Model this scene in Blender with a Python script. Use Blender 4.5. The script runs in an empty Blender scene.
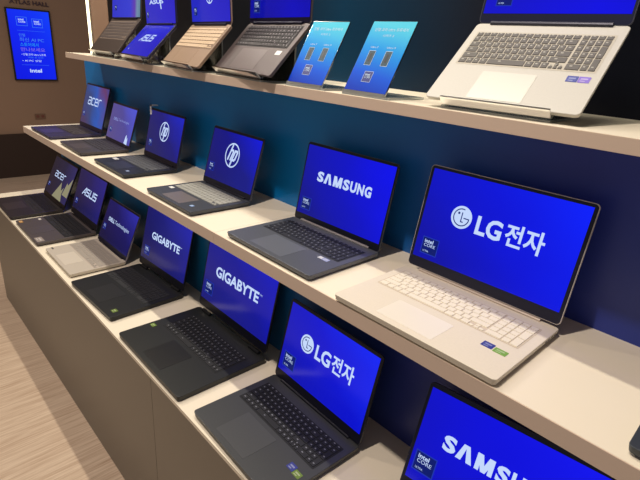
import bpy, bmesh, math, random
from math import sin, cos, pi
from mathutils import Vector, Matrix
random.seed(4)
C = bpy.context.scene.collection
def lin(c):
    return tuple(((v/255)/12.92 if v/255 <= .04045 else ((v/255+.055)/1.055)**2.4) for v in c)

# ------------------------------------------------------------ materials
MC = {}
def mat(name, rgb, rough=.5, metal=0., spec=.5, noise=0., nscale=40., bump=0.):
    if name in MC: return MC[name]
    m = bpy.data.materials.new(name); m.use_nodes = True; MC[name] = m
    nt = m.node_tree; b = nt.nodes['Principled BSDF']
    col = lin(rgb)+(1,)
    b.inputs['Base Color'].default_value = col
    b.inputs['Roughness'].default_value = rough; b.inputs['Metallic'].default_value = metal
    b.inputs['Specular IOR Level'].default_value = spec
    if noise or bump:
        tc = nt.nodes.new('ShaderNodeTexCoord'); n = nt.nodes.new('ShaderNodeTexNoise')
        n.inputs['Scale'].default_value = nscale; n.inputs['Detail'].default_value = 5
        nt.links.new(tc.outputs['Object'], n.inputs['Vector'])
        if noise:
            mx = nt.nodes.new('ShaderNodeMix'); mx.data_type = 'RGBA'
            mx.inputs[6].default_value = tuple(v*(1-noise) for v in col[:3])+(1,)
            mx.inputs[7].default_value = tuple(min(1,v*(1+noise)) for v in col[:3])+(1,)
            nt.links.new(n.outputs['Fac'], mx.inputs[0]); nt.links.new(mx.outputs[2], b.inputs['Base Color'])
        if bump:
            bp = nt.nodes.new('ShaderNodeBump'); bp.inputs['Strength'].default_value = bump; bp.inputs['Distance'].default_value = .002
            nt.links.new(n.outputs['Fac'], bp.inputs['Height']); nt.links.new(bp.outputs['Normal'], b.inputs['Normal'])
    return m
def emis(name, rgb, st=1., rough=.3):
    if name in MC: return MC[name]
    m = mat(name, (0,0,0), rough, 0, .2); b = m.node_tree.nodes['Principled BSDF']
    b.inputs['Emission Color'].default_value = lin(rgb)+(1,); b.inputs['Emission Strength'].default_value = st
    return m
def screen_mat(name, stops, ang=0.35, wob=.12, st=1., rough=.14, seed=0.):
    """picture shown on a panel: a colour sweep across the panel's own UVs"""
    m = mat(name, (2,2,4), rough, 0, .35); nt = m.node_tree; b = nt.nodes['Principled BSDF']; L = nt.links
    uv = nt.nodes.new('ShaderNodeTexCoord'); sp = nt.nodes.new('ShaderNodeSeparateXYZ'); L.new(uv.outputs['UV'], sp.inputs[0])
    mu = nt.nodes.new('ShaderNodeMath'); mu.operation='MULTIPLY'; mu.inputs[1].default_value = 1-abs(ang); L.new(sp.outputs[0], mu.inputs[0])
    mv = nt.nodes.new('ShaderNodeMath'); mv.operation='MULTIPLY_ADD'; mv.inputs[1].default_value = ang; L.new(sp.outputs[1], mv.inputs[0]); L.new(mu.outputs[0], mv.inputs[2])
    n = nt.nodes.new('ShaderNodeTexNoise'); n.inputs['Scale'].default_value = 1.8; n.inputs['Detail'].default_value = 1
    mp = nt.nodes.new('ShaderNodeMapping'); mp.inputs['Location'].default_value = (seed, seed*.7, 0); L.new(uv.outputs['UV'], mp.inputs[0]); L.new(mp.outputs[0], n.inputs['Vector'])
    ns = nt.nodes.new('ShaderNodeMath'); ns.operation='MULTIPLY_ADD'; ns.inputs[1].default_value = wob*2; L.new(n.outputs['Fac'], ns.inputs[0]); 
    sb = nt.nodes.new('ShaderNodeMath'); sb.operation='SUBTRACT'; sb.inputs[1].default_value = wob; L.new(mv.outputs[0], sb.inputs[0]); L.new(sb.outputs[0], ns.inputs[2])
    r = nt.nodes.new('ShaderNodeValToRGB'); e = r.color_ramp.elements
    while len(e) < len(stops): e.new(.5)
    for k,(p,c) in enumerate(stops): e[k].position = p; e[k].color = lin(c)+(1,)
    L.new(ns.outputs[0], r.inputs[0]); L.new(r.outputs[0], b.inputs['Emission Color']); b.inputs['Emission Strength'].default_value = st
    return m
def clear_mat(name, tint=(238,243,243), gl=.08, dens=.12):
    m = bpy.data.materials.new(name); m.use_nodes = True; nt = m.node_tree; nt.nodes.clear(); L = nt.links
    o = nt.nodes.new('ShaderNodeOutputMaterial'); t = nt.nodes.new('ShaderNodeBsdfTransparent'); g = nt.nodes.new('ShaderNodeBsdfGlossy')
    d = nt.nodes.new('ShaderNodeBsdfDiffuse'); d.inputs[0].default_value = lin((235,238,235))+(1,)
    t.inputs[0].default_value = lin(tint)+(1,); g.inputs['Roughness'].default_value = .08
    f = nt.nodes.new('ShaderNodeFresnel'); f.inputs[0].default_value = 1.45
    m1 = nt.nodes.new('ShaderNodeMixShader'); m2 = nt.nodes.new('ShaderNodeMixShader'); m1.inputs[0].default_value = dens
    L.new(t.outputs[0], m1.inputs[1]); L.new(d.outputs[0], m1.inputs[2]); L.new(f.outputs[0], m2.inputs[0]); L.new(m1.outputs[0], m2.inputs[1]); L.new(g.outputs[0], m2.inputs[2]); L.new(m2.outputs[0], o.inputs[0])
    return m
M_clear = clear_mat('clear_acrylic', dens=.05); M_clear_edge = clear_mat('acrylic_edge_glow', dens=.32)  # edge glow put into the colour: whiter, more opaque edge faces

# ------------------------------------------------------------ mesh helpers
class MB:
    def __init__(s): s.v=[]; s.f=[]; s.m=[]; s.uv={}
    def quad(s, pts, mi=0, uv=False):
        i=len(s.v); s.v+= [tuple(p) for p in pts]; s.f.append(tuple(range(i,i+len(pts)))); s.m.append(mi)
        if uv: s.uv[len(s.f)-1] = [(0,0),(1,0),(1,1),(0,1)]
    def box(s, x0,x1,y0,y1,z0,z1, mi=0, taper=0.):
        t=taper; i=len(s.v)
        s.v += [(x0,y0,z0),(x1,y0,z0),(x1,y1,z0),(x0,y1,z0),(x0+t,y0+t,z1),(x1-t,y0+t,z1),(x1-t,y1-t,z1),(x0+t,y1-t,z1)]
        for f in ((3,2,1,0),(4,5,6,7),(0,1,5,4),(1,2,6,5),(2,3,7,6),(3,0,4,7)): s.f.append(tuple(i+k for k in f)); s.m.append(mi)
    def rings(s, rings, mi=0, cap=True):
        """closed loops stacked into a solid"""
        i=len(s.v); n=len(rings[0])
        for r in rings: s.v += [tuple(p) for p in r]
        for k in range(len(rings)-1):
            a=i+k*n; b=a+n
            for j in range(n): s.f.append((a+j,a+(j+1)%n,b+(j+1)%n,b+j)); s.m.append(mi)
        if cap:
            s.f.append(tuple(i+j for j in reversed(range(n)))); s.m.append(mi)
            e=i+(len(rings)-1)*n; s.f.append(tuple(e+j for j in range(n))); s.m.append(mi)
    def xf(s, fn): s.v=[tuple(fn(*p)) for p in s.v]; return s
    def build(s, name, mats, parent=None):
        me=bpy.data.meshes.new(name); me.from_pydata(s.v,[],s.f)
        for m in (mats if isinstance(mats,(list,tuple)) else [mats]): me.materials.append(m)
        me.polygons.foreach_set('material_index', s.m)
        if s.uv:
            l=me.uv_layers.new(name='UVMap')
            for fi,u in s.uv.items():
                for k,li in enumerate(me.polygons[fi].loop_indices): l.data[li].uv=u[k%4]
        me.update(); o=bpy.data.objects.new(name, me); C.objects.link(o)
        if parent: o.parent=parent
        return o
def rr(x0,x1,y0,y1,r,n=5):
    p=[]
    for cx,cy,a in ((x1-r,y0+r,-90),(x1-r,y1-r,0),(x0+r,y1-r,90),(x0+r,y0+r,180)):
        for k in range(n+1):
            t=math.radians(a+90*k/n); p.append((cx+r*cos(t),cy+r*sin(t)))
    return p
def slab(mb, x0,x1,y0,y1,z0,z1,r=.01,c=.0015,mi=0,under=0.):
    """rounded-corner plate with chamfered rims; 'under' tapers the underside inward"""
    R=[]
    for z,ins in ((z0,c+under),(z0+c,under*.6),(z1-c,0),(z1-c*.3,c*.3),(z1,c)):
        R.append([(x,y,z) for x,y in rr(x0+ins,x1-ins,y0+ins,y1-ins,max(r-ins*.5,.001))])
    mb.rings(R,mi)
def tag(o,label=None,cat=None,group=None,kind=None):
    if label: o['label']=label
    if cat: o['category']=cat
    if group: o['group']=group
    if kind: o['kind']=kind
    return o
def empty(name,loc,rot=(0,0,0)):
    o=bpy.data.objects.new(name,None); o.location=loc; o.rotation_euler=rot; o.empty_display_size=.05; C.objects.link(o); return o
def struct(name,mb,m): return tag(mb.build(name,m),kind='structure')

# text outlines as flat polygons
TCACHE={}
def text_geo(s,bold=0.,shear=0.):
    k=(s,bold,shear)
    if k in TCACHE: return TCACHE[k]
    cu=bpy.data.curves.new('t','FONT'); cu.body=s; cu.offset=bold; cu.shear=shear; cu.resolution_u=3
    o=bpy.data.objects.new('t',cu); C.objects.link(o); bpy.context.view_layer.update()
    dg=bpy.context.evaluated_depsgraph_get(); me=bpy.data.meshes.new_from_object(o.evaluated_get(dg))
    v=[(q.co.x,q.co.y) for q in me.vertices]; f=[tuple(p.vertices) for p in me.polygons]
    bpy.data.objects.remove(o); bpy.data.curves.remove(cu); bpy.data.meshes.remove(me)
    TCACHE[k]=(v,f); return TCACHE[k]
def add_text(mb,s,x0,x1,y0,y1,bold=0.,shear=0.,mi=0,skew=0.,z=0.):
    v,f=text_geo(s,bold,shear)
    if not v: return
    ax=min(p[0] for p in v); bx=max(p[0] for p in v); ay=min(p[1] for p in v); by=max(p[1] for p in v)
    i=len(mb.v)
    for x,y in v:
        fx=(x-ax)/(bx-ax); mb.v.append((x0+fx*(x1-x0), y0+(y-ay)/(by-ay)*(y1-y0)+skew*fx, z))
    for q in f: mb.f.append(tuple(i+k for k in q)); mb.m.append(mi)
def stroke(mb,pts,w,mi=0,z=0.):
    for (ax,ay),(bx,by) in zip(pts,pts[1:]):
        dx,dy=bx-ax,by-ay; l=math.hypot(dx,dy) or 1; nx,ny=-dy/l*w/2,dx/l*w/2; ex,ey=dx/l*w*.35,dy/l*w*.35
        mb.quad([(ax-nx-ex,ay-ny-ey,z),(bx-nx+ex,by-ny+ey,z),(bx+nx+ex,by+ny+ey,z),(ax+nx-ex,ay+ny-ey,z)],mi)
def arc(cx,cy,rx,ry,a0,a1,n=20):
    return [(cx+rx*cos(math.radians(a0+(a1-a0)*k/n)),cy+ry*sin(math.radians(a0+(a1-a0)*k/n))) for k in range(n+1)]

# ------------------------------------------------------------ screen writing
M_text=emis('lit_text',(196,216,252),1.); M_textdim=emis('lit_text_dim',(140,150,215),.9)
M_badge=emis('badge_blue',(12,30,120),.8); M_badgeb=emis('badge_border',(36,62,200),.7); M_dark=emis('logo_line',(25,50,150),.6)
def lg_disc(mb,cx,cy,r):
    mb.quad([(x,y,0) for x,y in arc(cx,cy,r,r,0,352.5,48)],0)
    z=.00025; w=r*.095
    stroke(mb,[(p[0],p[1]) for p in arc(cx,cy,r*.74,r*.74,78,345,26)],w,1,z)
    stroke(mb,[(cx+r*.72,cy-r*.17),(cx+r*.72,cy-r*.02),(cx+r*.25,cy-r*.02)],w,1,z)
    stroke(mb,[(cx+r*.02,cy+r*.42),(cx+r*.02,cy-r*.38),(cx+r*.22,cy-r*.38)],w,1,z)
    mb.quad([(x,y,z) for x,y in arc(cx-r*.3,cy+r*.33,r*.11,r*.11,0,330,10)],1)
def hp_logo(mb,cx,cy,r):
    stroke(mb,arc(cx,cy,r,r,0,360,36),r*.12)
    k=.33; w=r*.19
    P=lambda x,y:(cx+x*r+y*r*k, cy+y*r)
    stroke(mb,[P(-.42,-.42),P(-.42,.86)],w); stroke(mb,[P(-.42,.42),P(-.12,.42),P(-.03,.32),P(-.03,-.42)],w)
    stroke(mb,[P(.2,.42),P(.2,-.86)],w); stroke(mb,[P(.2,.42),P(.5,.42),P(.58,.32),P(.58,-.25),P(.5,-.38),P(.2,-.38)],w)
def asus_logo(mb,x0,x1,y0,y1,sk=0.):
    W=x1-x0; H=y1-y0; sh=.22*H
    def P(x,y): return (x0+x*W*.94+y*sh, y0+y*H+sk*x)
    w=H*.19
    stroke(mb,[P(0,0),P(.17,.98)],w); stroke(mb,[P(.2,1),P(.2,0)],w); stroke(mb,[P(.09,.28),P(.2,.28)],w*.8)
    for a in (.27,.80):
        stroke(mb,[P(a+.19,.95),P(a,.95),P(a,.52),P(a+.19,.52),P(a+.19,.06),P(a,.06)],w)
    stroke(mb,[P(.54,1),P(.54,.06),P(.73,.06),P(.73,1)],w)
def acer_logo(mb,x0,x1,y0,y1,sk=0.):
    W=x1-x0; H=y1-y0; sh=.15*H; w=H*.17
    def P(x,y): return (x0+x*W*.95+y*sh, y0+y*H+sk*x)
    stroke(mb,[P(.02,.98),P(.2,.98),P(.23,.88),P(.23,0)],w); stroke(mb,[P(.23,.55),P(.05,.55),P(.02,.42),P(.02,.12),P(.05,.02),P(.23,.02)],w)
    stroke(mb,[P(.49,.95),P(.33,.95),P(.3,.82),P(.3,.16),P(.33,.02),P(.49,.02)],w)
    stroke(mb,[P(.56,.5),P(.76,.5),P(.76,.85),P(.72,.97),P(.6,.97),P(.56,.85),P(.56,.15),P(.6,.02),P(.77,.02)],w)
    stroke(mb,[P(.84,0),P(.84,.85),P(.88,.97),P(1,.97)],w)

# ------------------------------------------------------------ keyboards
def keyboard(mb,x0,x1,y0,y1,z,num=True,gap=.13,mi=1,leg=None):
    W=x1-x0; H=y1-y0
    kb=W*(.79 if num else 1.0); rows=6; rh=H/5.75; y=y1
    def key(a,b,ya,yb):
        g=rh*gap/2
        mb.box(a+g,b-g,ya+g,yb-g,z,z+.0013,mi,.0004)
        if leg is not None:
            u=(b-a); c=a+u*.3; leg.box(c,c+min(u*.28,rh*.3),ya+rh*.52,ya+rh*.52+rh*.17,z+.0013,z+.00145)
    R=[[1]*14,[1]*13+[1.6],[1.5]+[1]*12+[1.1],[1.75]+[1]*11+[1.85],[2.3]+[1]*10+[2.3],[1.2,1.0,1.0,1.15,5.4,1.1,1.0,1.0]]
    for k,r in enumerate(R):
        h=rh*(.75 if k==0 else 1); tot=sum(r)+(1.9 if k==5 else 0); u=kb/tot; x=x0
        for w_ in r: key(x,x+w_*u,y-h,y); x+=w_*u
        if k==5:
            key(x+.0*u,x+u*.633,y-h,y-h*.5); key(x+u*.633,x+u*1.266,y-h*.5,y); key(x+u*.633,x+u*1.266,y-h,y-h*.5); key(x+u*1.266,x+u*1.9,y-h,y-h*.5)
        if num:
            nx0=x0+kb+rh*.12; u=(x1-nx0)/4; x=nx0
            for c in range(4):
                if k in(2,4) and c==3: continue
                if k in(3,5) and c==3: key(x+c*u,x+(c+1)*u,y-h,y+rh); continue
                if k==5 and c==1: continue
                if k==5 and c==0: key(x,x+2*u,y-h,y); continue
                key(x+c*u,x+(c+1)*u,y-h,y)
        y-=h

# ------------------------------------------------------------ laptop
def laptop(label,group,p,ya,ti,w,d,a,hz,ll,H,s,deck,keys,kbr,pad,writing,smat,legend=None,num=True,base_t=.0125,bez=.006,chin=.02,topb=.009,
           lidcol=None,bezcol=(10,11,18),badge=(.075,.26),stickers=(),ports=0,bed=None,gap=.13,padcol=None,second=None,hinge='bar',webcam=True,badgescale=1.,deckrough=.42,metal=.3,kbar=None):
    R=Matrix.Rotation(ya,4,'Z')@Matrix.Rotation(ti,4,'X')
    org=Vector(p); root_loc = org + R@Vector((w/2,d/2,0)) if ti else org+R@Vector((w/2,d/2,0))
    root=empty('laptop',root_loc,(ti,0,ya)); tag(root,label,'laptop',group)
    key='_'.join(str(v) for v in deck)
    md=mat('deck_'+key,deck,deckrough,metal,.5,.05,250); mk=mat('keys_'+'_'.join(map(str,keys)),keys,.55,0,.4)
    lc=lidcol or deck; ml=mat('shell_'+'_'.join(map(str,lc)),lc,.38,metal,.5)
    mbz=mat('bezel_'+'_'.join(map(str,bezcol)),bezcol,.3,0,.4)
    mrub=mat('rubber',(14,14,15),.8)
    ox,oy=-w/2,-d/2; T=H if H else 0.
    zt=T; zb=zt-base_t*s
    b=MB(); slab(b,ox-.001,ox+w+.001,oy-.002,oy+d,zb,zt,.008*s,.0012,0,.003)
    # finger notch at the front lip
    b.build('base',md,root)
    if H:
        for fx in (.12,.88):
            for fy in (.1,.88):
                f=MB(); f.rings([[(ox+w*fx+.012*cos(t*pi/6),oy+d*fy+.005*sin(t*pi/6),z) for t in range(12)] for z in (0.0002,zb+.001)]); f.build('rubber_foot',mrub,root)
    kx0,kx1,ky0,ky1=kbr
    if second is None:
        kb=MB(); q=.003*s
        kb.quad([(x,y,zt+.00035) for x,y in rr(ox+kx0-q,ox+kx1+q,oy+ky0-q,oy+ky1+q,.003)],0)
        lg=MB() if legend else None
        keyboard(kb,ox+kx0,ox+kx1,oy+ky0,oy+ky1,zt+.0004,num,gap,1,lg)
        bedm=mat('bed_'+'_'.join(map(str,bed or deck)),bed or deck,.6,0,.3)
        ko=kb.build('keyboard',[bedm,mk],root)
        if lg: lg.build('key_legends',mat('legend_'+'_'.join(map(str,legend)),legend,.5),ko)
    if pad:
        px0,px1,py0,py1=pad; t=MB()
        t.rings([[(x,y,z) for x,y in rr(ox+px0,ox+px1,oy+py0,oy+py1,.003)] for z in (zt-.0002,zt+.0004)])
        pc=padcol or tuple(min(255,int(v*1.07+3)) for v in deck)
        to=t.build('touchpad',mat('pad_'+'_'.join(map(str,pc)),pc,.35,.1,.5),root)
    if second:
        t=MB(); t.quad([(ox+.006,oy+.006,zt+.0006),(ox+w-.006,oy+.006,zt+.0006),(ox+w-.006,oy+d-.006,zt+.0006),(ox+.006,oy+d-.006,zt+.0006)],0,True)
        so=t.build('lower_screen',second,root); so['label']='lower screen lying where a keyboard would be, showing the same blue picture'
        t=MB(); asus_logo(t,.095,.262,.080,.113); t.quad([(.05,.03,0),(.057,.03,0),(.057,.036,0),(.05,.036,0)])
        t.xf(lambda x,y,z:(ox+x,oy+y,zt+.0009)); t.build('screen_logo',M_text,so)
    for (sx,sy,sw,sh,col) in stickers:
        t=MB(); sw*=1.25; sh*=1.2
        t.rings([[(x,y,z) for x,y in rr(ox+sx-sw/2,ox+sx+sw/2,oy+sy-sh/2,oy+sy+sh/2,.001,2)] for z in (zt-.0001,zt+.0005)])
        cm=tuple(min(255,int(v*.55+105)) for v in col)
        t.quad([(ox+sx-sw*.32,oy+sy-sh*.02,zt+.0007),(ox+sx+sw*.3,oy+sy-sh*.02,zt+.0007),(ox+sx+sw*.3,oy+sy+sh*.22,zt+.0007),(ox+sx-sw*.32,oy+sy+sh*.22,zt+.0007)],1)
        t.quad([(ox+sx-sw*.32,oy+sy-sh*.34,zt+.0007),(ox+sx+sw*.12,oy+sy-sh*.34,zt+.0007),(ox+sx+sw*.12,oy+sy-sh*.18,zt+.0007),(ox+sx-sw*.32,oy+sy-sh*.18,zt+.0007)],1)
        so=t.build('sticker',[mat('stk_'+'_'.join(map(str,col)),col,.4),mat('stk_'+'_'.join(map(str,cm)),cm,.4)],root)
        so['label']='small printed palm rest sticker'
    for k in range(ports):
        t=MB(); yy=oy+d*(.93-k*.055); ww=.011 if k%2==0 else .006
        t.box(ox+w-.0035,ox+w+.0004,yy-ww/2,yy+ww/2,zt-.0085,zt-.0045); t.build('port',mat('port_dark',(70,64,60),.5),root)
    # lid
    lean=a+ti; yh=oy+d-(.004*s if H else 0); zh=zt+hz
    def LP(u,v,t): return (ox+u, yh+v*sin(lean)+t*cos(lean), zh+v*cos(lean)-t*sin(lean))
    l=MB(); R5=[]
    for t_,ins in ((0.,.0006),(.0006,0.),(.0045,0.),(.0056,.002)):
        R5.append([(x,y,t_) for x,y in rr(ins,w-ins,ins,ll-ins,.009*s)])
    l.rings(R5,0); l.v=[LP(*q) for q in l.v]
    lo=l.build('lid',ml,root)
    t=MB(); t.quad([(x,y,-.0003) for x,y in rr(.0016,w-.0016,.0016,ll-.0016,.008*s)]); t.v=[LP(*q) for q in t.v]; t.build('bezel',mbz,lo)
    if webcam:
        t=MB(); t.quad([(x,y,-.0007) for x,y in arc(w/2,ll-topb/2,.0016,.0016,0,330,10)]); t.v=[LP(*q) for q in t.v]; t.build('webcam',mat('lens',(40,45,60),.15),lo)
    t=MB(); u0,u1,v0,v1=bez,w-bez,chin,ll-topb
    t.quad([(u0,v0,-.0006),(u1,v0,-.0006),(u1,v1,-.0006),(u0,v1,-.0006)],0,True); t.v=[LP(*q) for q in t.v]
    so=t.build('screen',smat,root)
    t=MB(); writing(t); t.v=[LP(x,y,-.0009-z) for x,y,z in t.v]
    if t.f: t.build('screen_logo',[M_text,M_dark,M_textdim],so)
    if badge:
        bu,bv=badge; bw,bh=.046*s*badgescale,.042*s*badgescale; t=MB()
        t.quad([(bu,bv,0),(bu+bw,bv,0),(bu+bw,bv+bh,0),(bu,bv+bh,0)],0)
        e=bw*.05; t.quad([(bu+e,bv+e,.0001),(bu+bw-e,bv+e,.0001),(bu+bw-e,bv+bh-e,.0001),(bu+e,bv+bh-e,.0001)],1)
        add_text(t,'intel',bu+bw*.15,bu+bw*.66,bv+bh*.66,bv+bh*.88,.02,mi=2,z=.0002)
        add_text(t,'CORE',bu+bw*.15,bu+bw*.82,bv+bh*.44,bv+bh*.62,.0,mi=2,z=.0002)
        add_text(t,'ULTRA',bu+bw*.15,bu+bw*.5,bv+bh*.13,bv+bh*.23,.0,mi=2,z=.0002)
        t.v=[LP(x,y,-.0009-z) for x,y,z in t.v]; t.build('processor_badge',[M_badgeb,M_badge,M_text],so)
    # hinges
    if hinge=='bar':
        t=MB(); n=14; y0,z0=yh-.0005,zt+.0012; rr_=.0042*s
        t.rings([[(x,y0+rr_*cos(k*2*pi/n),z0+rr_*sin(k*2*pi/n)) for k in range(n)] for x in (ox+w*.1,ox+w*.9)][::-1]); t.build('hinge',mat('hinge_'+'_'.join(map(str,kbar or bezcol)),kbar or bezcol,.4,.4),root)
    else:
        for fx in (.14,.86):
            t=MB(); n=14; y0,z0=yh-.001,zt+.002; rr_=.006*s
            t.rings([[(x,y0+rr_*cos(k*2*pi/n),z0+rr_*sin(k*2*pi/n)) for k in range(n)] for x in (ox+w*fx-.025,ox+w*fx+.025)][::-1]); t.build('hinge',mat('hinge_black',(14,14,18),.7,0,.2),root)
    return root

# screen pictures, with viewing-angle darkening and reflections put into the far ones' colours
B0=(8,10,140); B1=(4,14,235)
def sm(name,c0,c1,c2=None,**k): return screen_mat(name,[(0.12,c0),(.58,c1),(1.0,c2 or c1)],**k)
S_LGm=sm('pic_lg',(8,10,165),(3,14,215),(2,28,250),ang=.35)
S_SAm=sm('pic_sa',(12,14,140),(6,10,195),(3,8,240),ang=.3,seed=3)
S_HPr=sm('pic_hpr',(24,26,105),(16,20,130),(4,16,215),ang=.4,seed=5)
S_HPl=sm('pic_hpl',(34,36,92),(26,28,118),(22,36,195),ang=.4,seed=6)
S_DEm=sm('pic_dem',(95,85,150),(85,80,165),(85,95,235),ang=.3,seed=7,st=.8)
S_ACm=screen_mat('pic_acm',[(0.05,(85,70,115)),(.35,(60,85,150)),(.62,(45,105,215)),(.85,(120,70,130)),(1,(60,80,170))],ang=.3,wob=.25,seed=2,st=.65)
S_ACb=sm('pic_acb',(20,22,44),(22,26,58),(38,38,96),ang=.1,seed=8)
S_ASb=sm('pic_asb',(26,24,62),(27,26,88),(34,32,128),ang=.3,seed=9)
S_DEb=sm('pic_deb',(14,14,60),(16,18,92),(40,42,165),ang=.5,seed=10)
S_GIl=sm('pic_gil',(28,26,78),(24,25,115),(28,30,170),ang=.4,seed=11)
S_GIr=sm('pic_gir',(30,30,120),(20,22,145),(14,22,205),ang=.4,seed=12)
S_LGb=sm('pic_lgb',(20,22,175),(10,18,205),(12,36,245),ang=.35,seed=13)
S_SAb=sm('pic_sab',(6,8,190),(3,6,220),(10,14,240),ang=.3,seed=14)
S_TOP=sm('pic_top',(40,45,190),(34,36,195),(24,26,190),ang=.3,seed=15)
S_T1=screen_mat('pic_t1',[(0,(36,48,195)),(.66,(48,60,205)),(.82,(95,60,170)),(.9,(110,140,170)),(1,(90,125,150))],ang=0.,wob=.02,seed=16)
S_DRT=sm('pic_drt',(10,14,150),(8,12,185),(8,10,160),ang=.3,seed=17)
S_SIT=sm('pic_sit',(14,14,200),(8,8,225),(8,8,205),ang=.3,seed=18)
def wr_text(s,u0,u1,v0,v1,bold=.02,skew=0.,mi=0):
    return lambda t: add_text(t,s,u0,u1,v0,v1,bold,0,mi,skew)
def w_lgm(t): lg_disc(t,.109,.149,.0262); add_text(t,'LG',.148,.209,.122,.165,.03); add_text(t,'전자',.217,.302,.119,.169,.022)
def w_lgb(t): lg_disc(t,.101,.150,.0262); add_text(t,'LG',.138,.197,.126,.168,.03); add_text(t,'전자',.203,.284,.124,.174,.022)
def w_hpr(t): hp_logo(t,.153,.127,.041)
def w_hpl(t): hp_logo(t,.159,.127,.039)
def sams(t,x0,x1,y0,y1):
    W=x1-x0; H=y1-y0
    add_text(t,'S',x0,x0+W*.125,y0,y1,.045)
    a,b=x0+W*.135,x0+W*.29; w=W*.052; m=(a+b)/2
    t.quad([(a,y0,0),(a+w,y0,0),(m,y1-H*.22,0),(m,y1,0),(m-w*.55,y1,0)],0); t.quad([(b-w,y0,0),(b,y0,0),(m+w*.55,y1,0),(m,y1,0),(m,y1-H*.22,0)],0)
    c,d=x0+W*.315,x0+W*.475; m=(c+d)/2; w=W*.04
    t.quad([(c,y0,0),(c+w,y0,0),(c+w,y1,0),(c,y1,0)],0); t.quad([(d-w,y0,0),(d,y0,0),(d,y1,0),(d-w,y1,0)],0)
    t.quad([(c,y1,0),(m-w*.5,y0,0),(m+w*.5,y0,0),(c+w*1.3,y1,0)],0); t.quad([(d-w*1.3,y1,.0001),(m-w*.5,y0,.0001),(m+w*.5,y0,.0001),(d,y1,.0001)],0)
    for k,ch in enumerate('SUNG'):
        add_text(t,ch,x0+W*(.5+k*.1285),x0+W*(.5+k*.1285+.112),y0,y1,.045)
def w_sam(t): sams(t,.066,.278,.130,.160)
def w_sab(t): sams(t,.066,.300,.126,.162)
def w_dem(t): add_text(t,'DELL',.055,.115,.107,.121,.03,mi=2); add_text(t,'Technologies',.12,.248,.105,.121,0,mi=2); t.quad([(.235,.018,0),(.272,.014,0),(.268,.05,0),(.26,.04,0),(.252,.062,0),(.243,.05,0)],0)
def w_deb(t): add_text(t,'DELL',.055,.12,.111,.129,.03); add_text(t,'Technologies',.124,.275,.107,.129,0)
def w_acm(t): acer_logo(t,.065,.255,.13,.168)
def w_acb(t):
    acer_logo(t,.082,.26,.13,.162)
    t.quad([(.145,.02,0),(.30,.02,0),(.275,.06,0),(.283,.1,0),(.255,.075,0),(.228,.12,0),(.205,.09,0)],3); t.quad([(.285,.06,0),(.37,.06,0),(.37,.172,0),(.33,.125,0),(.31,.135,0)],3)
def w_asb(t): asus_logo(t,.098,.29,.125,.162)
def w_gil(t): add_text(t,'GIGABYTE',.072,.287,.127,.158,.03); add_text(t,'TM',.289,.299,.152,.157,0)
def w_gir(t): add_text(t,'GIGABYTE',.074,.322,.134,.172,.03); add_text(t,'TM',.325,.337,.163,.169,0)
def w_ast(t): add_text(t,'ASUS',.06,.235,.076,.092,.03); t.quad([(.2,.056,0),(.212,.056,0),(.2,.1,0),(.186,.1,0)],0)
def w_bet(t): hp_logo(t,.178,.102,.034)
M_mount=emis('picture_peak',(165,160,128),.7)
_old=MB.build
def build(s,name,mats,parent=None):
    if name=='screen_logo' and isinstance(mats,list) and s.m and max(s.m)>2: mats=mats+[M_mount]
    return _old(s,name,mats,parent)
MB.build=build

GM='laptops on the middle shelf'; GB='laptops on the bottom counter'; GT='laptops propped on the top shelf'
BLK=(34,36,38)
# ---- middle shelf
laptop('large white laptop with white keyboard and blue screen on the middle shelf',GM,(-.2784,-.0021,0),.0065,0,.3762,.2625,.1817,.0061,.2504,.017,1.,
  (224,215,196),(232,224,204),(.022,.354,.122,.224),(.105,.238,.014,.094),w_lgm,S_LGm,base_t=.0135,chin=.026,bez=.009,topb=.008,lidcol=(205,196,190),bezcol=(22,22,44),badge=(.026,.038),
  stickers=((.315,.087,.018,.016,(50,60,140)),(.341,.084,.02,.014,(120,165,60))),ports=4,bed=(205,192,172),gap=.1,padcol=(242,235,218),deckrough=.5,metal=0,kbar=(200,185,170))
laptop('slate grey laptop with blue screen, immediately left of the large white laptop',GM,(-.7198,.0115,0),-.0007,0,.3453,.2488,.1864,-.0013,.2366,.017,1.,
  (92,96,104),(40,42,50),(.022,.325,.112,.212),(.09,.222,.012,.1),w_sam,S_SAm,legend=(104,108,118),chin=.022,bez=.006,topb=.008,lidcol=(70,72,80),bezcol=(12,13,30),badge=(.02,.036),
  stickers=((.283,.094,.012,.01,(200,205,215)),(.301,.094,.016,.012,(150,160,200))),bed=(48,50,58),kbar=(150,145,145),badgescale=.9)
laptop('dark laptop with light grey keys and a round ringed logo on its screen, middle shelf',GM,(-1.2298,.0129,0),-.0105,0,.3103,.223,.2624,-.0005,.2123,.017,1.,
  (72,76,84),(158,158,150),(.018,.292,.096,.198),(.09,.215,.012,.084),w_hpr,S_HPr,num=False,chin=.022,bez=.006,lidcol=(80,80,92),bezcol=(16,16,34),badge=(.022,.05),
  stickers=((.032,.078,.018,.012,(232,232,226)),(.257,.034,.012,.01,(140,170,215))),bed=(80,82,86),padcol=(112,106,106),badgescale=.75)
laptop('small black laptop with a white glint shape over its screen corner',GM,(-1.7471,.0201,0),-.0106,0,.3138,.2195,.2294,-.0003,.2108,.017,1.,
  (40,44,54),(84,86,90),(.02,.294,.1,.198),(.09,.215,.012,.086),w_hpl,S_HPl,num=False,chin=.022,lidcol=(46,48,62),bezcol=(16,16,30),badge=(.03,.05),
  stickers=((.034,.077,.03,.016,(205,205,205)),(.262,.036,.012,.01,(140,160,200))),bed=(46,50,58),badgescale=.7)
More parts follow.
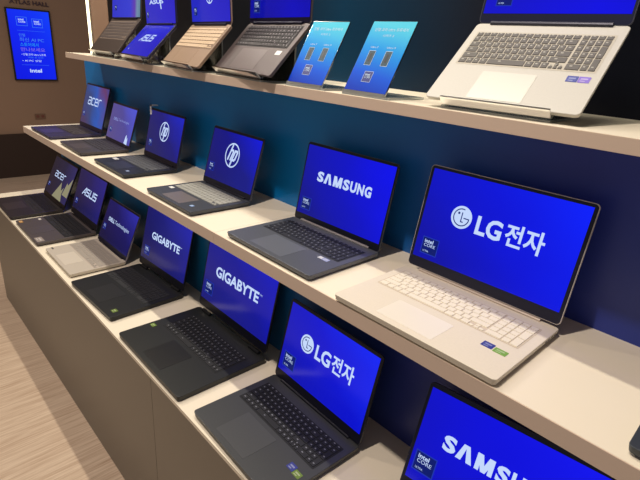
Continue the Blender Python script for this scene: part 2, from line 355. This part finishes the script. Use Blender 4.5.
laptop('dark grey laptop with pale violet screen showing a small white flame shape',GM,(-2.185,.019,0),-.0324,0,.3085,.2145,.3113,-.0017,.1934,.017,1.,
  (72,68,72),(56,53,58),(.02,.29,.095,.192),(.095,.21,.012,.08),w_dem,S_DEm,num=False,chin=.016,lidcol=(52,50,60),bezcol=(30,30,50),badge=(.03,.045),bed=(54,52,57),badgescale=.6)
laptop('navy laptop with multicoloured screen at the far left end of the middle shelf',GM,(-2.6371,.0074,0),-.0015,0,.3345,.253,.2891,-.0003,.242,.017,1.,
  (58,54,84),(66,60,62),(.02,.315,.12,.228),(.1,.22,.012,.105),w_acm,S_ACm,chin=.022,lidcol=(40,42,70),bezcol=(26,28,56),badge=(.025,.06),bed=(48,44,50),badgescale=.6)
laptop('dark slate laptop cut off by the right edge of the picture on the middle shelf',GM,(.291,.018,0),.02,0,.33,.24,.25,0,.228,.017,1.,
  (66,72,78),(38,40,46),(.02,.31,.11,.21),(.1,.22,.012,.095),lambda t:None,S_SAm,chin=.02,lidcol=(60,64,70))
# ---- bottom counter
laptop('black laptop at the far left of the bottom counter, screen with pale mountain peaks',GB,(-2.7945,-.1947,-.419),-.0087,0,.3806,.2577,.4361,.0013,.2443,.019,1.12,
  (46,42,46),(34,32,36),(.025,.355,.125,.235),(.12,.25,.012,.11),w_acb,S_ACb,chin=.02,lidcol=(30,30,40),bezcol=(14,15,24),badge=(.03,.06),bed=(52,48,54),badgescale=.5)
laptop('dark grey laptop with an orange sticker on its front left corner, on the bottom counter',GB,(-2.3481,-.1891,-.419),-.0016,0,.3681,.2663,.3281,.0068,.2529,.019,1.12,
  (86,80,80),(34,34,38),(.012,.356,.125,.24),(.14,.24,.014,.112),w_asb,S_ASb,chin=.03,lidcol=(40,40,52),bezcol=(14,14,26),badge=(.03,.06),
  stickers=((.03,.016,.026,.013,(190,140,70)),(.036,.1,.018,.01,(215,210,200)),(.325,.022,.05,.026,(150,140,132))),bed=(34,34,38),padcol=(80,75,75),badgescale=.6)
laptop('silver beige laptop with grey keys, the only pale laptop on the bottom counter',GB,(-1.8985,-.1755,-.419),-.001,0,.3269,.2284,.3884,-.0007,.211,.019,1.12,
  (196,187,172),(158,150,140),(.01,.317,.098,.205),(.1,.225,.012,.086),w_deb,S_DEb,num=False,chin=.02,lidcol=(150,140,150),bezcol=(16,16,40),badge=(.02,.062),
  stickers=((.014,.024,.018,.006,(40,36,36)),),bed=(180,168,156),gap=.1,badgescale=.6,metal=.1)
laptop('black laptop with green sticker on its front right corner, beside the silver beige laptop',GB,(-1.5092,-.1923,-.419),.0431,0,.3546,.2836,.231,.0099,.2702,.019,1.12,
  BLK,(40,41,44),(.02,.335,.13,.235),(.11,.23,.014,.115),w_gil,S_GIl,base_t=.016,chin=.03,lidcol=(26,27,34),bezcol=(12,12,22),badge=(.03,.05),
  stickers=((.318,.03,.018,.016,(96,120,44)),),bed=(32,34,36),badgescale=.8,hinge='two')
laptop('thick black laptop with green sticker at the left of its palm rest',GB,(-1.0483,-.1914,-.419),-.0045,0,.4032,.298,.2000,.0165,.292,.019,1.12,
  (38,40,40),(30,31,33),(.045,.372,.135,.245),(.145,.262,.016,.122),w_gir,S_GIr,legend=(105,107,110),base_t=.017,chin=.03,lidcol=(28,28,34),bezcol=(12,12,26),badge=(.022,.055),
  stickers=((.021,.108,.018,.013,(100,128,44)),),bed=(30,31,33),padcol=(27,28,29),hinge='two',gap=.18,ports=2)
laptop('charcoal laptop with two palm rest stickers, right of the thick black laptop',GB,(-.5738,-.1857,-.419),-.0362,0,.3532,.2654,.2186,.0017,.2454,.019,1.12,
  (66,68,70),(26,27,31),(.024,.334,.128,.222),(.09,.215,.014,.112),w_lgb,S_LGb,legend=(130,133,142),chin=.028,bez=.008,lidcol=(50,50,56),bezcol=(18,18,34),badge=(.022,.045),
  stickers=((.302,.092,.018,.016,(50,60,140)),(.326,.088,.019,.014,(104,130,56))),bed=(30,31,35),gap=.18,ports=3)
laptop('laptop with bright blue screen cut off by the bottom edge of the picture',GB,(-.0522,-.2082,-.419),.1073,0,.385,.2687,.3204,-.0009,.2528,.019,1.12,
  (80,84,90),(40,42,48),(.03,.37,.125,.235),(.12,.25,.014,.11),w_sab,S_SAb,chin=.026,bez=.008,topb=.011,lidcol=(50,52,64),bezcol=(14,16,48),badge=(.016,.050))
# ---- top shelf, tilted
laptop('dark brown laptop on a clear stand at the left end of the top shelf',GT,(-2.215,.2113,.4372),-.029,.893,.3416,.1844,.081,0,.1844,0,1.13,
  (70,60,55),(74,64,60),(.02,.322,.07,.165),None,lambda t:None,S_T1,num=False,chin=.006,badge=(.04,.035),base_t=.0092,bed=(116,102,92),gap=.22,hinge='none' if False else 'bar',badgescale=.5,bezcol=(14,16,40))
laptop('twin screen laptop on a clear stand, its lower half a second blue screen',GT,(-1.8553,.209,.4338),-.134,.808,.3664,.173,-.017,0,.173,0,1.13,
  (38,38,60),(20,20,40),(.02,.34,.07,.16),None,w_ast,S_TOP,chin=.004,badge=(.02,.025),second=S_TOP,base_t=.0092,badgescale=.5,bezcol=(14,16,50))
laptop('beige laptop with pale keys on a clear stand, right of the twin screen laptop',GT,(-1.4572,.2068,.4282),-.146,.846,.3472,.1787,-.042,0,.1787,0,1.13,
  (152,128,106),(196,172,142),(.01,.337,.075,.165),(.09,.25,.01,.07),w_bet,S_TOP,num=False,chin=.01,badge=(.03,.03),base_t=.0092,bed=(128,108,90),gap=.16,badgescale=.6,bezcol=(18,18,50),metal=.1,padcol=(158,134,112))
laptop('dark taupe laptop with black keys on a clear stand, left of the blue signs',GT,(-1.1009,.2102,.4304),-.125,.839,.3563,.1889,.008,0,.1889,0,1.13,
  (88,78,78),(42,38,42),(.025,.335,.098,.175),(.092,.246,.01,.086),lambda t:None,S_DRT,legend=(150,145,150),chin=.016,badge=(.03,.03),
  stickers=((.312,.078,.022,.012,(215,215,215)),),base_t=.0092,bed=(46,42,46),badgescale=.8,bezcol=(10,10,40))
laptop('silver laptop with grey keys on a clear stand, rightmost on the top shelf',GT,(-.264,.209,.4293),.062,.703,.3076,.2386,.181,0,.2386,0,1.13,
  (190,187,178),(92,89,85),(.017,.292,.107,.207),(.088,.199,.009,.087),lambda t:None,S_SIT,legend=(165,162,152),chin=.021,badge=(.03,.036),
  stickers=((.262,.085,.016,.013,(45,60,150)),(.283,.085,.016,.013,(120,95,200))),base_t=.0092,bed=(186,180,166),gap=.14,badgescale=.7,bezcol=(22,26,52),lidcol=(70,72,86),metal=.0,padcol=(201,198,189),kbar=(60,60,70))
# bright reflection on the hp lid corner, modelled as a white hooked piece
t=MB(); t.box(-1.749,-1.735,.260,.2630,.187,.234); t.box(-1.749,-1.735,.260,.292,.2285,.234)
t.v=[(x+.007,y+.016,z) for x,y,z in t.v]
tag(t.build('screen_glint',mat('glint_white',(235,235,240),.4)),'small white glint shape over the top left corner of a small black laptop','glint')

# ------------------------------------------------------------ acrylic stands
ZT=.408
def stand(label,p,ya,ti,w,d,a0=.02,a1=.84):
    root=empty('laptop_stand',(p[0],p[1],ZT),(0,0,ya)); tag(root,label,'stand','clear acrylic laptop stands on the top shelf')
    h=p[2]-ZT; th=.004; x0,x1=w*a0,w*a1
    def plate(name,pts,nrm,mats=(M_clear,M_clear_edge)):
        m=MB(); a=[Vector(q) for q in pts]; b=[q+Vector(nrm)*th for q in a]
        m.quad(a[::-1],0); m.quad(b,0)
        for k in range(len(a)): j=(k+1)%len(a); m.quad([a[k],a[j],b[j],b[k]],1)
        return m.build(name,list(mats),root)
    off=.012 # laptop underside distance
    n=Vector((0,sin(ti),-cos(ti))); e=Vector((0,cos(ti),sin(ti))); o=Vector((0,0,h))+n*off
    A=o+e*(-.003); B=o+e*(d*.93)
    plate('slanted_plate',[(x0,A.y,A.z),(x1,A.y,A.z),(x1,B.y,B.z),(x0,B.y,B.z)],n)
    # front lip gripping the deck edge
    l0=A-e*.0045; l1=l0-n*(off+.009)
    plate('front_lip',[(x0,l0.y,l0.z),(x1,l0.y,l0.z),(x1,l1.y,l1.z),(x0,l1.y,l1.z)],e)
    by=max(B.y,.1); plate('base_plate',[(x0,A.y-.004,.0004),(x1,A.y-.004,.0004),(x1,by,.0004),(x0,by,.0004)],(0,0,1))
    plate('back_leg',[(x0,B.y-.006,.004),(x1,B.y-.006,.004),(x1,B.y-.006,B.z-.004),(x0,B.y-.006,B.z-.004)],(0,-1,0))
    q=MB()
    q.box(x0,x1,A.y-.004,A.y,.0044,max(A.z-.002,.008),0); q.build('front_riser',[M_clear,M_clear_edge],root)
    for xe in (x1-.0015,):
        m=MB(); m.box(xe,xe+.003,B.y-.011,B.y-.0075,.004,B.z-.006,0); m.build('edge_strip',M_clear_edge,root)
stand('clear acrylic stand under the dark brown laptop',(-2.215,.2113,.4372),-.029,.893,.3416,.1844)
stand('clear acrylic stand under the twin screen laptop',(-1.8553,.209,.4338),-.134,.808,.3664,.173)
stand('clear acrylic stand under the beige laptop',(-1.4572,.2068,.4282),-.146,.846,.3472,.1787)
stand('clear acrylic stand under the dark taupe laptop',(-1.1009,.2102,.4304),-.125,.839,.3563,.1889)
stand('clear acrylic stand under the silver laptop',(-.264,.209,.4293),.062,.703,.3076,.2386,.13,.85)

# ------------------------------------------------------------ acrylic signs
def print_mat(name,stops):
    m=mat(name,(20,80,200),.5,0,.15); nt=m.node_tree; b=nt.nodes['Principled BSDF']; L=nt.links
    tc=nt.nodes.new('ShaderNodeTexCoord'); sp=nt.nodes.new('ShaderNodeSeparateXYZ'); L.new(tc.outputs['UV'],sp.inputs[0])
    ad=nt.nodes.new('ShaderNodeMath'); ad.operation='MULTIPLY_ADD'; ad.inputs[1].default_value=.12; L.new(sp.outputs[0],ad.inputs[0]); L.new(sp.outputs[1],ad.inputs[2])
    r=nt.nodes.new('ShaderNodeValToRGB'); e=r.color_ramp.elements
    while len(e)<len(stops): e.new(.5)
    for k,(p,c) in enumerate(stops): e[k].position=p; e[k].color=lin(c)+(1,)
    L.new(ad.outputs[0],r.inputs[0]); L.new(r.outputs[0],b.inputs['Base Color']); return m
M_print=print_mat('blue_print',[(0,(0,44,170)),(.3,(0,82,210)),(.65,(4,138,218)),(1,(70,186,214))])
M_white=mat('white_print',(180,205,225),.5); M_chip=mat('chip_print',(30,66,84),.5); M_chip2=mat('chip_core',(28,36,44),.4); M_pb=mat('badge_print',(20,34,120),.4)
M_signedge=clear_mat('blue_lit_acrylic',dens=.6)  # bright sign edges painted as a denser whitish mix
def sign(label,p,ya,ti,w,h):
    root=empty('acrylic_sign',(p[0],p[1],ZT),(0,0,ya)); tag(root,label,'sign','blue acrylic signs on the top shelf')
    z0=p[2]-ZT
    def LP(u,v,t): return (u, v*cos(ti)+t*sin(ti), z0+v*sin(ti)-t*cos(ti))
    m=MB(); m.rings([[(x,y,t) for x,y in rr(0,w,-.012,h,.003,2)] for t in (0,.0035)]); m.v=[LP(*q) for q in m.v]; m.build('clear_panel',M_signedge,root)
    m=MB(); m.quad([LP(.001,-.004,-.0004),LP(w-.001,-.004,-.0004),LP(w-.001,h-.002,-.0004),LP(.001,h-.002,-.0004)],0,True); po=m.build('printed_face',M_print,root)
    m=MB()
    add_text(m,'인텔 코어 Ultra 프로세서',w*.12,w*.88,h*.845,h*.895,.0); add_text(m,'시리즈 2',w*.36,w*.62,h*.765,h*.80,0)
    add_text(m,'Ultra 7',w*.2,w*.38,h*.60,h*.625,0); add_text(m,'Ultra 9',w*.58,w*.78,h*.60,h*.625,0)
    t_=m; m.v=[LP(x,y,-.0006-z) for x,y,z in m.v]; m.build('printed_text',M_white,po)
    for c in (.29,.68):
        m=MB(); m.quad([(w*(c-.075),h*.35,0),(w*(c+.075),h*.35,0),(w*(c+.075),h*.56,0),(w*(c-.075),h*.56,0)],1)
        m.quad([(w*(c-.025),h*.4,.0002),(w*(c+.025),h*.4,.0002),(w*(c+.025),h*.52,.0002),(w*(c-.025),h*.52,.0002)],2)
        stroke(m,[(w*(c-.075),h*.35),(w*(c+.075),h*.35),(w*(c+.075),h*.56),(w*(c-.075),h*.56),(w*(c-.075),h*.35)],.0008,0,.0001)
        m.v=[LP(x,y,-.0006-z) for x,y,z in m.v]; m.build('processor_picture',[M_white,M_chip,M_chip2],po)
    m=MB()
    a,b,s_=w*.33,h*.11,w*.2
    m.quad([(a,b,0),(a+s_,b,0),(a+s_,b+s_,0),(a,b+s_,0)],3); stroke(m,[(a,b),(a+s_,b),(a+s_,b+s_),(a,b+s_),(a,b)],.0008,0,.0001)
    add_text(m,'intel',a+s_*.15,a+s_*.7,b+s_*.6,b+s_*.82,.02,z=.0002); add_text(m,'CORE',a+s_*.15,a+s_*.85,b+s_*.36,b+s_*.55,.0,z=.0002)
    m.v=[LP(x,y,-.0006-z) for x,y,z in m.v]; m.build('printed_badge',[M_white,M_chip,M_chip2,M_pb],po)
    m=MB(); m.rings([[(x,y,t) for x,y in rr(-.004,w+.012,-.006,.13,.003,2)] for t in (.0004,.006)]); m.build('base_plate',M_clear_edge,root)
    m=MB(); m.box(0,w,-.006,-.001,.006,max(z0-.004,.012)); m.build('front_edge',M_clear_edge,root)
sign('blue acrylic sign of two processors, next to the dark taupe laptop',(-.7141,.2045,.4236),-.019,1.078,.1402,.173)
sign('blue acrylic sign of two processors, next to the silver laptop',(-.4981,.2045,.4236),-.013,1.073,.1323,.1764)

# ------------------------------------------------------------ display furniture
M_cream=mat('cream_laminate',(238,228,206),.42,0,.35,.02,8)
M_cream_shade=mat('cream_laminate_shaded',(222,200,180),.5,0,.3)  # darker cream copy; shade on shelf fronts and undersides put into the colour
M_cab=mat('taupe_cabinet',(107,101,90),.33,0,.5,.04,3)
def teal_navy_mat(name,teal,navy,scale=.8,off=0.):  # teal towards the left, navy towards the right, mottled by noise
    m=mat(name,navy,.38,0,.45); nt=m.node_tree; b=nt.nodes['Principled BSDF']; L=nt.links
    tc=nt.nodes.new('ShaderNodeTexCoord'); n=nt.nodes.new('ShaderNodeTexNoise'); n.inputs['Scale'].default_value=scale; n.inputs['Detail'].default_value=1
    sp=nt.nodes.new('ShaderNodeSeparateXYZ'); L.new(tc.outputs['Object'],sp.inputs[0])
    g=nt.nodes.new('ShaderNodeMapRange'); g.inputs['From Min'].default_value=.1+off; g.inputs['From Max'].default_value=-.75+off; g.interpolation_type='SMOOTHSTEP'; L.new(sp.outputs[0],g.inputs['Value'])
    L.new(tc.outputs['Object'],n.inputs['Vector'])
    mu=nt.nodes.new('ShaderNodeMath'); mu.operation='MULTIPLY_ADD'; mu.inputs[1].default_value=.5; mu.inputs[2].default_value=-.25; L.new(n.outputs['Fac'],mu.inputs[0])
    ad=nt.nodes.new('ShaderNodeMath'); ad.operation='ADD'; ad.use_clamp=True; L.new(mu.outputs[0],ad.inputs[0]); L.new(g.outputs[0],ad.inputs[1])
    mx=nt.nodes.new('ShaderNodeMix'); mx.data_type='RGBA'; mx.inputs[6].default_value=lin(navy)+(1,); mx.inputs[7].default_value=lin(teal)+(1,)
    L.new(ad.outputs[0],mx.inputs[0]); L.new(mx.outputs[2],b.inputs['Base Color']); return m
def teal_glow_wall():
    m=mat('dark_wall_teal_glow',(9,13,26),.45,0,.25); nt=m.node_tree; b=nt.nodes['Principled BSDF']; L=nt.links
    tc=nt.nodes.new('ShaderNodeTexCoord'); sp=nt.nodes.new('ShaderNodeSeparateXYZ'); L.new(tc.outputs['Object'],sp.inputs[0])
    g=nt.nodes.new('ShaderNodeMapRange'); g.inputs['From Min'].default_value=-3; g.inputs['From Max'].default_value=1; L.new(sp.outputs[0],g.inputs['Value'])
    r=nt.nodes.new('ShaderNodeValToRGB'); e=r.color_ramp.elements; e[0].position=.43; e[0].color=lin((8,11,18))+(1,); e[1].position=.66; e[1].color=lin((12,16,30))+(1,); k=e.new(.53); k.color=lin((0,50,78))+(1,)  # teal glow painted into the wall colour as a band along x
    L.new(g.outputs[0],r.inputs[0]); L.new(r.outputs[0],b.inputs['Base Color']); return m
M_wp=teal_navy_mat('blue_back_panel',(0,122,196),(44,58,150),off=.72); M_wp2=teal_navy_mat('blue_lower_panel',(8,112,165),(46,56,132),off=.55)
XR=1.3
def tbox(name,x0,x1,y0,y1,z0,z1,m,label,cat,group=None):
    root=empty(name,((x0+x1)/2,(y0+y1)/2,z0)); tag(root,label,cat,group); return root
def part(root,name,x0,x1,y0,y1,z0,z1,m,bev=0.):
    t=MB(); t.box(x0,x1,y0,y1,z0,z1); l=root.location; t.v=[(x-l.x,y-l.y,z-l.z) for x,y,z in t.v]; return t.build(name,m,root)
def board(x0,x1,y0,y1,z0,z1,label,group=None):
    r=tbox('shelf_board',x0,x1,y0,y1,z0,z1,None,label,'shelf',group)
    part(r,'shelf_top',x0,x1,y0+.0015,y1,z0+.0005,z1,M_cream); part(r,'front_face',x0,x1,y0,y0+.0015,z0,z1-.0006,M_cream_shade); part(r,'underside',x0,x1,y0+.0015,y1,z0-.0005,z0+.0005,M_cream_shade)
board(-2.775,-.7715,0,.357,-.0344,0,'long middle shelf board left of the seam, reaching the far left end','middle shelf boards')
board(-.7705,XR,0,.357,-.0344,0,'middle shelf board right of the seam carrying the white laptop','middle shelf boards')
board(-2.52,XR,.19,.559,ZT-.0255,ZT,'high shelf board carrying the tilted laptops and blue signs')
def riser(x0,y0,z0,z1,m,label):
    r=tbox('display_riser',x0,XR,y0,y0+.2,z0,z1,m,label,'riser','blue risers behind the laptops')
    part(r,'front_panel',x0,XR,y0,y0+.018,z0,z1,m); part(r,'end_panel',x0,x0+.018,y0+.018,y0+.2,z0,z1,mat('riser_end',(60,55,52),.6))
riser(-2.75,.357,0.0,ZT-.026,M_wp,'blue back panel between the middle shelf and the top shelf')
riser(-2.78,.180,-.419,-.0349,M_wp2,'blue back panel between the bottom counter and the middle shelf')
ZF=-1.095; YB=-.199
for x0,x1,lb in ((-2.947,-.806,'long taupe base cabinet section reaching the far left end'),(-.804,XR,'taupe base cabinet section at the near end, right of the seam')):
    r=tbox('base_cabinet',x0,x1,YB,.36,ZF,-.431,M_cab,lb,'cabinet','taupe base cabinets')
    part(r,'front_panel',x0,x1,YB,YB+.018,ZF+.0005,-.431,M_cab); part(r,'carcass',x0+.001,x1-.001,YB+.018,.36,ZF+.0005,-.431,M_cab)
r=tbox('countertop',-2.95,XR,YB,.180,-.431,-.419,None,'continuous cream countertop on the base cabinets under the lowest laptops','countertop')
part(r,'counter_slab',-2.95,XR,YB,.180,-.4305,-.419,M_cream)

# ------------------------------------------------------------ room
def wood():
    m=mat('wood_tile_floor',(190,160,130),.5,0,.3); nt=m.node_tree; b=nt.nodes['Principled BSDF']; L=nt.links
    tc=nt.nodes.new('ShaderNodeTexCoord'); mp=nt.nodes.new('ShaderNodeMapping'); mp.inputs['Scale'].default_value=(60,2.2,1); mp.inputs['Rotation'].default_value=(0,0,.12); L.new(tc.outputs['Object'],mp.inputs[0])
    n=nt.nodes.new('ShaderNodeTexNoise'); n.inputs['Scale'].default_value=2.4; n.inputs['Detail'].default_value=7; n.inputs['Roughness'].default_value=.65; L.new(mp.outputs[0],n.inputs['Vector'])
    r=nt.nodes.new('ShaderNodeValToRGB'); e=r.color_ramp.elements; e[0].position=.25; e[0].color=lin((178,150,125))+(1,); e[1].position=.62; e[1].color=lin((218,196,172))+(1,)
    L.new(n.outputs['Fac'],r.inputs[0])
    bk=nt.nodes.new('ShaderNodeTexBrick'); bk.inputs['Scale'].default_value=1.; bk.inputs['Brick Width'].default_value=1.2; bk.inputs['Row Height'].default_value=.6; bk.inputs['Mortar Size'].default_value=.0012; bk.offset=0
    bk.inputs['Color1'].default_value=(1,1,1,1); bk.inputs['Color2'].default_value=(.9,.9,.9,1); bk.inputs['Mortar'].default_value=(.45,.42,.4,1); L.new(tc.outputs['Object'],bk.inputs['Vector'])
    mx=nt.nodes.new('ShaderNodeMix'); mx.data_type='RGBA'; mx.blend_type='MULTIPLY'; mx.inputs[0].default_value=.45; L.new(r.outputs[0],mx.inputs[6]); L.new(bk.outputs[0],mx.inputs[7]); L.new(mx.outputs[2],b.inputs['Base Color']); return m
XL=-6.04
t=MB(); t.box(XL-.1,3,-3.2,3,ZF-.1,ZF); struct('floor',t,wood())
M_brown=mat('brown_wall',(160,130,108),.6,0,.3,.06,1.5); M_plinth=mat('dark_plinth',(58,44,38),.5,0,.3,.05,2)
t=MB(); t.box(XL-.1,XL,-3.2,3,ZF,2.9); struct('wall_left',t,M_brown)
t=MB(); t.box(XL,XL+.04,-3.2,3,ZF,-.605); struct('trim_1',t,M_plinth)
t=MB(); t.box(-2.86,3,.56,.66,ZF,2.9); struct('wall_back',t,teal_glow_wall())
t=MB(); t.box(-3.17,-2.8605,.555,.66,ZF,2.9); struct('trim_2',t,M_brown)
t=MB(); t.box(XL,3,-3.2,3,2.9,3.0); struct('ceiling',t,mat('ceiling_grey',(120,112,104),.8))
# panel joint line on the left wall
t=MB(); t.box(XL,XL+.004,-3.1,2.9,.9,.904); 
# light strip
r=empty('light_strip',(-3.145,.55,ZF)); tag(r,'thin vertical warm white light strip on the brown end of the back wall','light')
t=MB(); t.box(-.018,.018,-.008,0,1.1,3.9); t.build('diffuser',emis('strip_glow',(255,242,200),4.),r)
t=MB(); t.box(-.023,-.018,-.005,.004,1.09,3.91); t.box(.018,.023,-.005,.004,1.09,3.91); t.build('channel',mat('strip_channel',(150,140,125),.4,.5),r)
# wall display
r=empty('wall_display',(XL,.92,-.02)); tag(r,'upright blue information screen with white and cyan writing on the far brown wall','display')
W0,W1,H0,H1=-.215,.215,0,.735
def WQ(x0,x1,z0,z1,d): return [(d,x0,z0),(d,x1,z0),(d,x1,z1),(d,x0,z1)]
t=MB(); t.box(.001,.03,W0,W1,H0,H1); t.build('frame',mat('display_frame',(18,16,30),.4),r)
t=MB(); t.quad(WQ(W0+.014,W1-.014,H0+.014,H1-.016,.0305),0,True); so=t.build('screen',screen_mat('pic_wall',[(0,(4,20,225)),(.5,(6,32,238)),(1,(8,60,250))],ang=.6,rough=.3),r)
t=MB()
for bx,bz in ((-.125,.565),(.025,.555)):
    t=MB()
    stroke(t,[(bx,bz),(bx+.1,bz),(bx+.1,bz+.085),(bx,bz+.085),(bx,bz)],.004,1)
    add_text(t,'intel',bx+.018,bx+.07,bz+.05,bz+.072,.02); add_text(t,'CORE',bx+.018,bx+.085,bz+.028,bz+.045,.02)
    t.v=[(.032+z,x,y) for x,y,z in t.v]; t.build('processor_badge',[M_text,emis('cy1',(70,130,250),.9)],so); t=MB()
stroke(t,[(-.13,.515),(.14,.515)],.002,1)
add_text(t,'인텔',-.12,-.06,.455,.485,.01,mi=1)
add_text(t,'최신 AI PC',-.12,.12,.405,.445,.01,mi=1); add_text(t,'스토어에서',-.12,.06,.355,.395,.01,mi=2); add_text(t,'만나보세요',-.12,.12,.305,.345,.01,mi=3)
add_text(t,'• 인텔 코어 Ultra 노트북',-.12,.12,.262,.285,.01); add_text(t,'체험 존 운영',-.06,.09,.235,.252,.0,mi=1); add_text(t,'• AI PC 상담',-.12,.07,.198,.22,.01)
stroke(t,[(-.13,.165),(.14,.165)],.002,1); add_text(t,'intel',-.06,.06,.085,.125,.03)
t.v=[(.032+z,x,y) for x,y,z in t.v]
t.build('screen_text',[M_text,emis('cy1',(70,130,250),.9),emis('cy2',(40,150,250),.9),emis('cy3',(130,110,240),.9)],so)
# lettering above it
r=empty('wall_lettering',(XL,.95,.757)); tag(r,'row of raised dark capital letters above the far blue screen on the brown wall','lettering')
t=MB(); add_text(t,'ATLAS HALL',-.19,.19,0,.042,.01); n0=len(t.v); f0=list(t.f); v0=list(t.v)
t.v=[(.012,x,y) for x,y,z in v0]; base=len(t.v); t.v+=[(.001,x,y) for x,y,z in v0]
from collections import Counter
ec=Counter()
for f in f0:
    for a,b in zip(f,f[1:]+f[:1]): ec[(a,b)]+=1
for (a,b) in list(ec):
    if (b,a) not in ec: t.f.append((a,b,b+base,a+base)); t.m.append(0)
t.build('letters',mat('letter_dark',(78,56,66),.5),r)
# wall outlet
r=empty('wall_outlet',(XL,.905,-.42)); tag(r,'small double socket plate on the far brown wall below the blue screen','outlet')
t=MB(); t.rings([[(z,x,y) for x,y in rr(-.055,.055,-.03,.03,.004)] for z in (.001,.009)]); t.build('cover_plate',mat('plate_brown',(128,98,78),.4),r)
for s_ in (-.026,.026):
    t=MB(); t.quad([(.0095,x+s_,y) for x,y in arc(0,0,.017,.017,0,340,18)]); t.build('socket',mat('socket_red',(120,70,58),.5),r)

# ------------------------------------------------------------ lights
def area(name,loc,sx,sy,power,col,rot=(0,0,0),spread=180):
    l=bpy.data.lights.new(name,'AREA'); l.shape='RECTANGLE'; l.size=sx; l.size_y=sy; l.energy=power; l.color=col; l.spread=math.radians(spread)
    o=bpy.data.objects.new(name,l); o.location=loc; o.rotation_euler=rot; C.objects.link(o); return o
WARM=(1,.83,.62)
area('canopy_light_line',(-1.45,.14,1.8),3.1,.03,38,(1,.92,.78))
area('ceiling_spot',(-.46,-.85,2.5),.09,.09,45,(1,.865,.77))
area('far_fill_light',(-3.3,-.9,2.5),.12,.12,36,(1,.86,.74))  # added fill, makes up for the falloff towards the far left
w=bpy.data.worlds.new('room_ambient'); bpy.context.scene.world=w; w.use_nodes=True
w.node_tree.nodes['Background'].inputs[0].default_value=(.82,.79,.80,1); w.node_tree.nodes['Background'].inputs[1].default_value=.24

# ------------------------------------------------------------ camera
yaw,pit,rol,f=.79369,.37096,.07259,482.956
fw=Vector((-sin(yaw)*cos(pit),cos(yaw)*cos(pit),-sin(pit))); rt=Vector((cos(yaw),sin(yaw),0)); up=rt.cross(fw)
Rr=cos(rol)*rt+sin(rol)*up; Ur=-sin(rol)*rt+cos(rol)*up
cd=bpy.data.cameras.new('camera'); cam=bpy.data.objects.new('camera',cd); C.objects.link(cam)
m3=Matrix((Rr,Ur,-fw)).transposed().to_4x4(); m3.translation=Vector((.35765,-.68347,.49978)); cam.matrix_world=m3
cd.sensor_width=36; cd.lens=36*f/640; cd.clip_start=.02
sc=bpy.context.scene; sc.camera=cam
sc.view_settings.view_transform='Standard'; sc.view_settings.look='None'; sc.view_settings.gamma=1; sc.view_settings.exposure=0; sc.view_settings.use_curve_mapping=False
